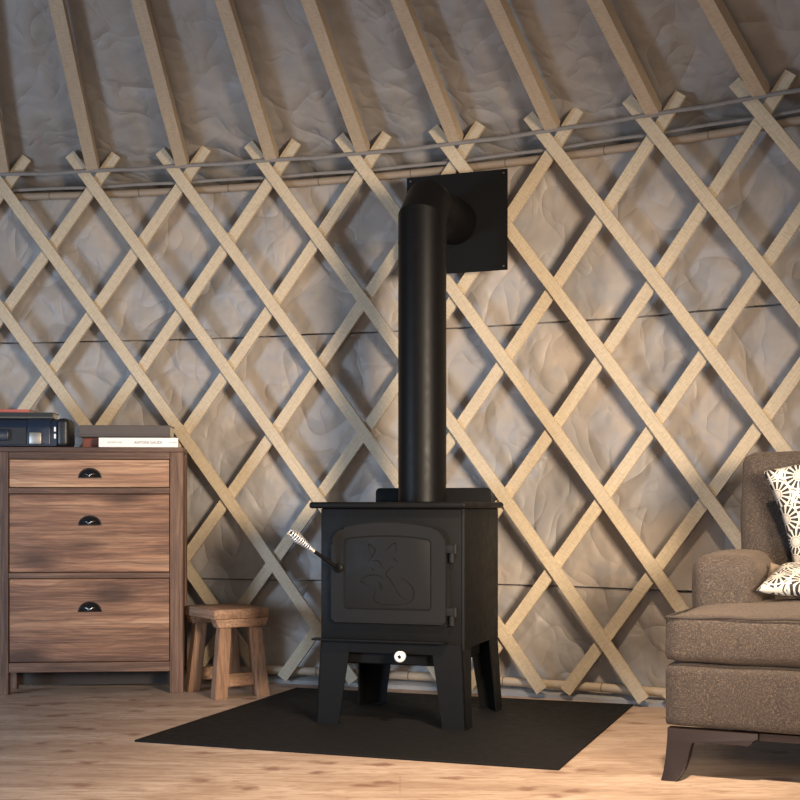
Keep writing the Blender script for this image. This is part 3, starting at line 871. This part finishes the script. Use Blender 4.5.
# piping round the seat cushion's upper and lower edge
for z in (.401,):
    bm = new(); pp = []
    for k in range(81):
        t = k/80; x = ax0+.010 + (AW-.020)*t; pp.append((x, ay0+.0018-.004*math.sin(PI*t), z + .0015*math.sin(x*40) + .006*(math.sin(PI*t))))
    pp = [(ax0+.007, ay0+.55, z)] + [(ax0+.006, ay0+.02, z)] + pp + [(-ax0-.006, ay0+.02, z), (-ax0-.007, ay0+.55, z)]
    tube(bm, pp, .0034, 8); obj('piping', bm, M['piping'], sc2, 60)
for s in (-1, 1):
    xa, xb = (ax0+.002, ax0+.180) if s < 0 else (-ax0-.180, -ax0-.002)
    # arm sits on the base behind the T of the cushion
    soft('arm', xa, xb, ay0+.30, -ay0-.02, .284, .546, .040, (.004, .012, .010), wob=.0012, seed=4+s)
bk = soft('backrest', ax0+.084, -ax0-.072, ay0+.60, -ay0-.005, .30, .834, .035, (.006, .025, .014), wob=.002, seed=9)
for v in bk.data.vertices:       # slight recline
    v.co.y += max(0, v.co.z-.45)*.02
# saber legs with bracket
def fleg(s):
    bm = new()
    X = lambda a: (ax0 + a) if s < 0 else (-ax0 - a)
    out = [(.012, .123), (.010, .085), (.006, .05), (-.004, .022), (-.014, .0), (.026, .0), (.046, .022), (.060, .050), (.068, .075), (.072, .090), (.085, .093), (.206, .090), (.216, .093), (.222, .098), (.222, .106), (.235, .108), (.235, .123)]
    pts = [(X(a), z) for a, z in out]
    vv = prism(bm, pts, ay0+.002, ay0+.040, .002)
    for v in bm.verts:
        q = max(0, 1-v.co.z/.095)**1.5; v.co.y -= .055*q; v.co.x -= s*.022*q
    obj('front_leg', bm, M['darkfoot'], ch, 35)
for s in (-1, 1): fleg(s)
bm = new(); box(bm, ax0+.236, -ax0-.236, ay0+.014, ay0+.04, .104, .123, .001, 1); obj('front_rail', bm, M['darkfoot'], ch)
for s in (-1, 1):
    bm = new(); x = s*(AW/2-.05)
    prism(bm, [(-ay0-.07, .123), (-ay0-.02, .123), (-ay0+.01, 0), (-ay0-.02, 0)], x-.02, x+.02, .002, 'x'); obj('rear_leg', bm, M['darkfoot'], ch, 35)

# cushions
def pillow(name, label, size, thick, mat, Mw, exp=1.0, piping=False):
    bm = new(); n = 26; top = {}; bot = {}
    for i in range(n+1):
        for j in range(n+1):
            u, v = 2*i/n-1, 2*j/n-1
            e = max(0, (1-abs(u)**2.4))*max(0, (1-abs(v)**2.4))
            t = thick/2*e**.42
            pin = 1 - .09*(1-abs(v)**1.6) * abs(u)**4; pin2 = 1 - .09*(1-abs(u)**1.6)*abs(v)**4
            x, z = u*size/2*pin, v*size/2*pin2
            wr = .0025*math.sin(u*9+v*4)*e
            top[i, j] = bm.verts.new((x, -t-wr, z))
            bot[i, j] = top[i, j] if i in (0, n) or j in (0, n) else bm.verts.new((x, t, z))
    for i in range(n):
        for j in range(n):
            bm.faces.new((top[i, j], top[i+1, j], top[i+1, j+1], top[i, j+1]))
            bm.faces.new((bot[i, j], bot[i, j+1], bot[i+1, j+1], bot[i+1, j]))
    o = obj(name, bm, mat, None, 180); o.matrix_world = Mw
    tag(o, label, 'cushion'); return o
def orient(loc, yaw, roll, lean):
    return Matrix.Translation(loc) @ Matrix.Rotation(yaw, 4, 'Z') @ Matrix.Rotation(lean, 4, 'X') @ Matrix.Rotation(roll, 4, 'Y')
c1 = pxw(763, 471, 3.76)
R1 = Matrix.Rotation(-.42, 3, 'Z') @ Matrix.Rotation(-.10, 3, 'X') @ Matrix.Rotation(math.radians(-17), 3, 'Y')
S1 = .31
loc1 = c1 - R1 @ Vector((-S1/2, 0, S1/2))
pillow('printed_cushion', 'white cushion with dark starburst print propped upright against the armchair back', S1, .085, M['print'], Matrix.Translation(loc1) @ R1.to_4x4())
c2 = pxw(756, 590.5, 3.54)
xa_ = Vector((.8, -.6, 0)); za_ = Vector((.6*.953, .8*.953, .30)).normalized(); ya_ = za_.cross(xa_)
R2 = Matrix((xa_, ya_, za_)).transposed()
S2 = .20
loc2 = c2 - R2 @ Vector((-S2/2, 0, -S2/2))
pillow('printed_cushion', 'white cushion with dark starburst print lying low on the armchair seat in front', S2, .06, M['print'], Matrix.Translation(loc2) @ R2.to_4x4())
R3 = Matrix.Rotation(-.42, 3, 'Z') @ Matrix.Rotation(math.radians(12), 3, 'Y')
pillow('small_cushion', 'tiny plain tan cushion corner peeking out behind the low starburst cushion', .064, .026, M['tan'], Matrix.Translation(pxw(779, 576, 3.67)) @ R3.to_4x4())

# ------------------------------------------------------------------ light, world, camera
def area(name, loc, target, size, energy, col, spread=180, sy=None):
    l = bpy.data.lights.new(name, 'AREA'); l.energy = energy; l.color = col; l.size = size
    if sy: l.shape = 'RECTANGLE'; l.size_y = sy
    l.spread = math.radians(spread)
    o = bpy.data.objects.new(name, l); COL.objects.link(o); o.location = loc
    o.rotation_euler = (Vector(target)-Vector(loc)).to_track_quat('-Z', 'Y').to_euler(); return o
def spot(name, loc, target, energy, col, angle, blend, rad):
    l = bpy.data.lights.new(name, 'SPOT'); l.energy = energy; l.color = col; l.spot_size = math.radians(angle); l.spot_blend = blend; l.shadow_soft_size = rad
    o = bpy.data.objects.new(name, l); COL.objects.link(o); o.location = loc
    o.rotation_euler = (Vector(target)-Vector(loc)).to_track_quat('-Z', 'Y').to_euler(); return o
spot('warm_lamp', (1.45, 1.0, 1.05), (.05, 4.75, .86), 1150, (1.0, .82, .63), 46, 1.0, .36)
spot('ceiling_lamp', (.50, 2.25, 2.5), (.62, 2.95, 0), 620, (1.0, .78, .56), 82, 1.0, .09)
area('window_left', (-3.0, 2.5, .6), (-.2, 4.9, .4), .7, 62, (.55, .74, 1.0))
area('front_fill', (-.8, -1.2, .8), (-.6, 4.6, 1.6), 1.4, 30, (1.0, .92, .84))  # added fill light, unseen behind the camera

wd = bpy.data.worlds.new('World'); SC.world = wd; wd.use_nodes = True
bg = wd.node_tree.nodes['Background']; bg.inputs[0].default_value = (.60, .66, .78, 1); bg.inputs[1].default_value = .18

cam = bpy.data.cameras.new('camera'); co = bpy.data.objects.new('camera', cam); COL.objects.link(co)
co.location = (0, 0, .69); co.rotation_euler = (PI/2, 0, 0)
cam.sensor_width = 36; cam.lens = 1332.4/800*36; cam.shift_y = 102.65/800; cam.clip_start = .05
SC.camera = co
SC.view_settings.view_transform = 'Standard'; SC.view_settings.look = 'None'; SC.view_settings.exposure = 0.0; SC.view_settings.gamma = 1
SC.view_settings.use_curve_mapping = False
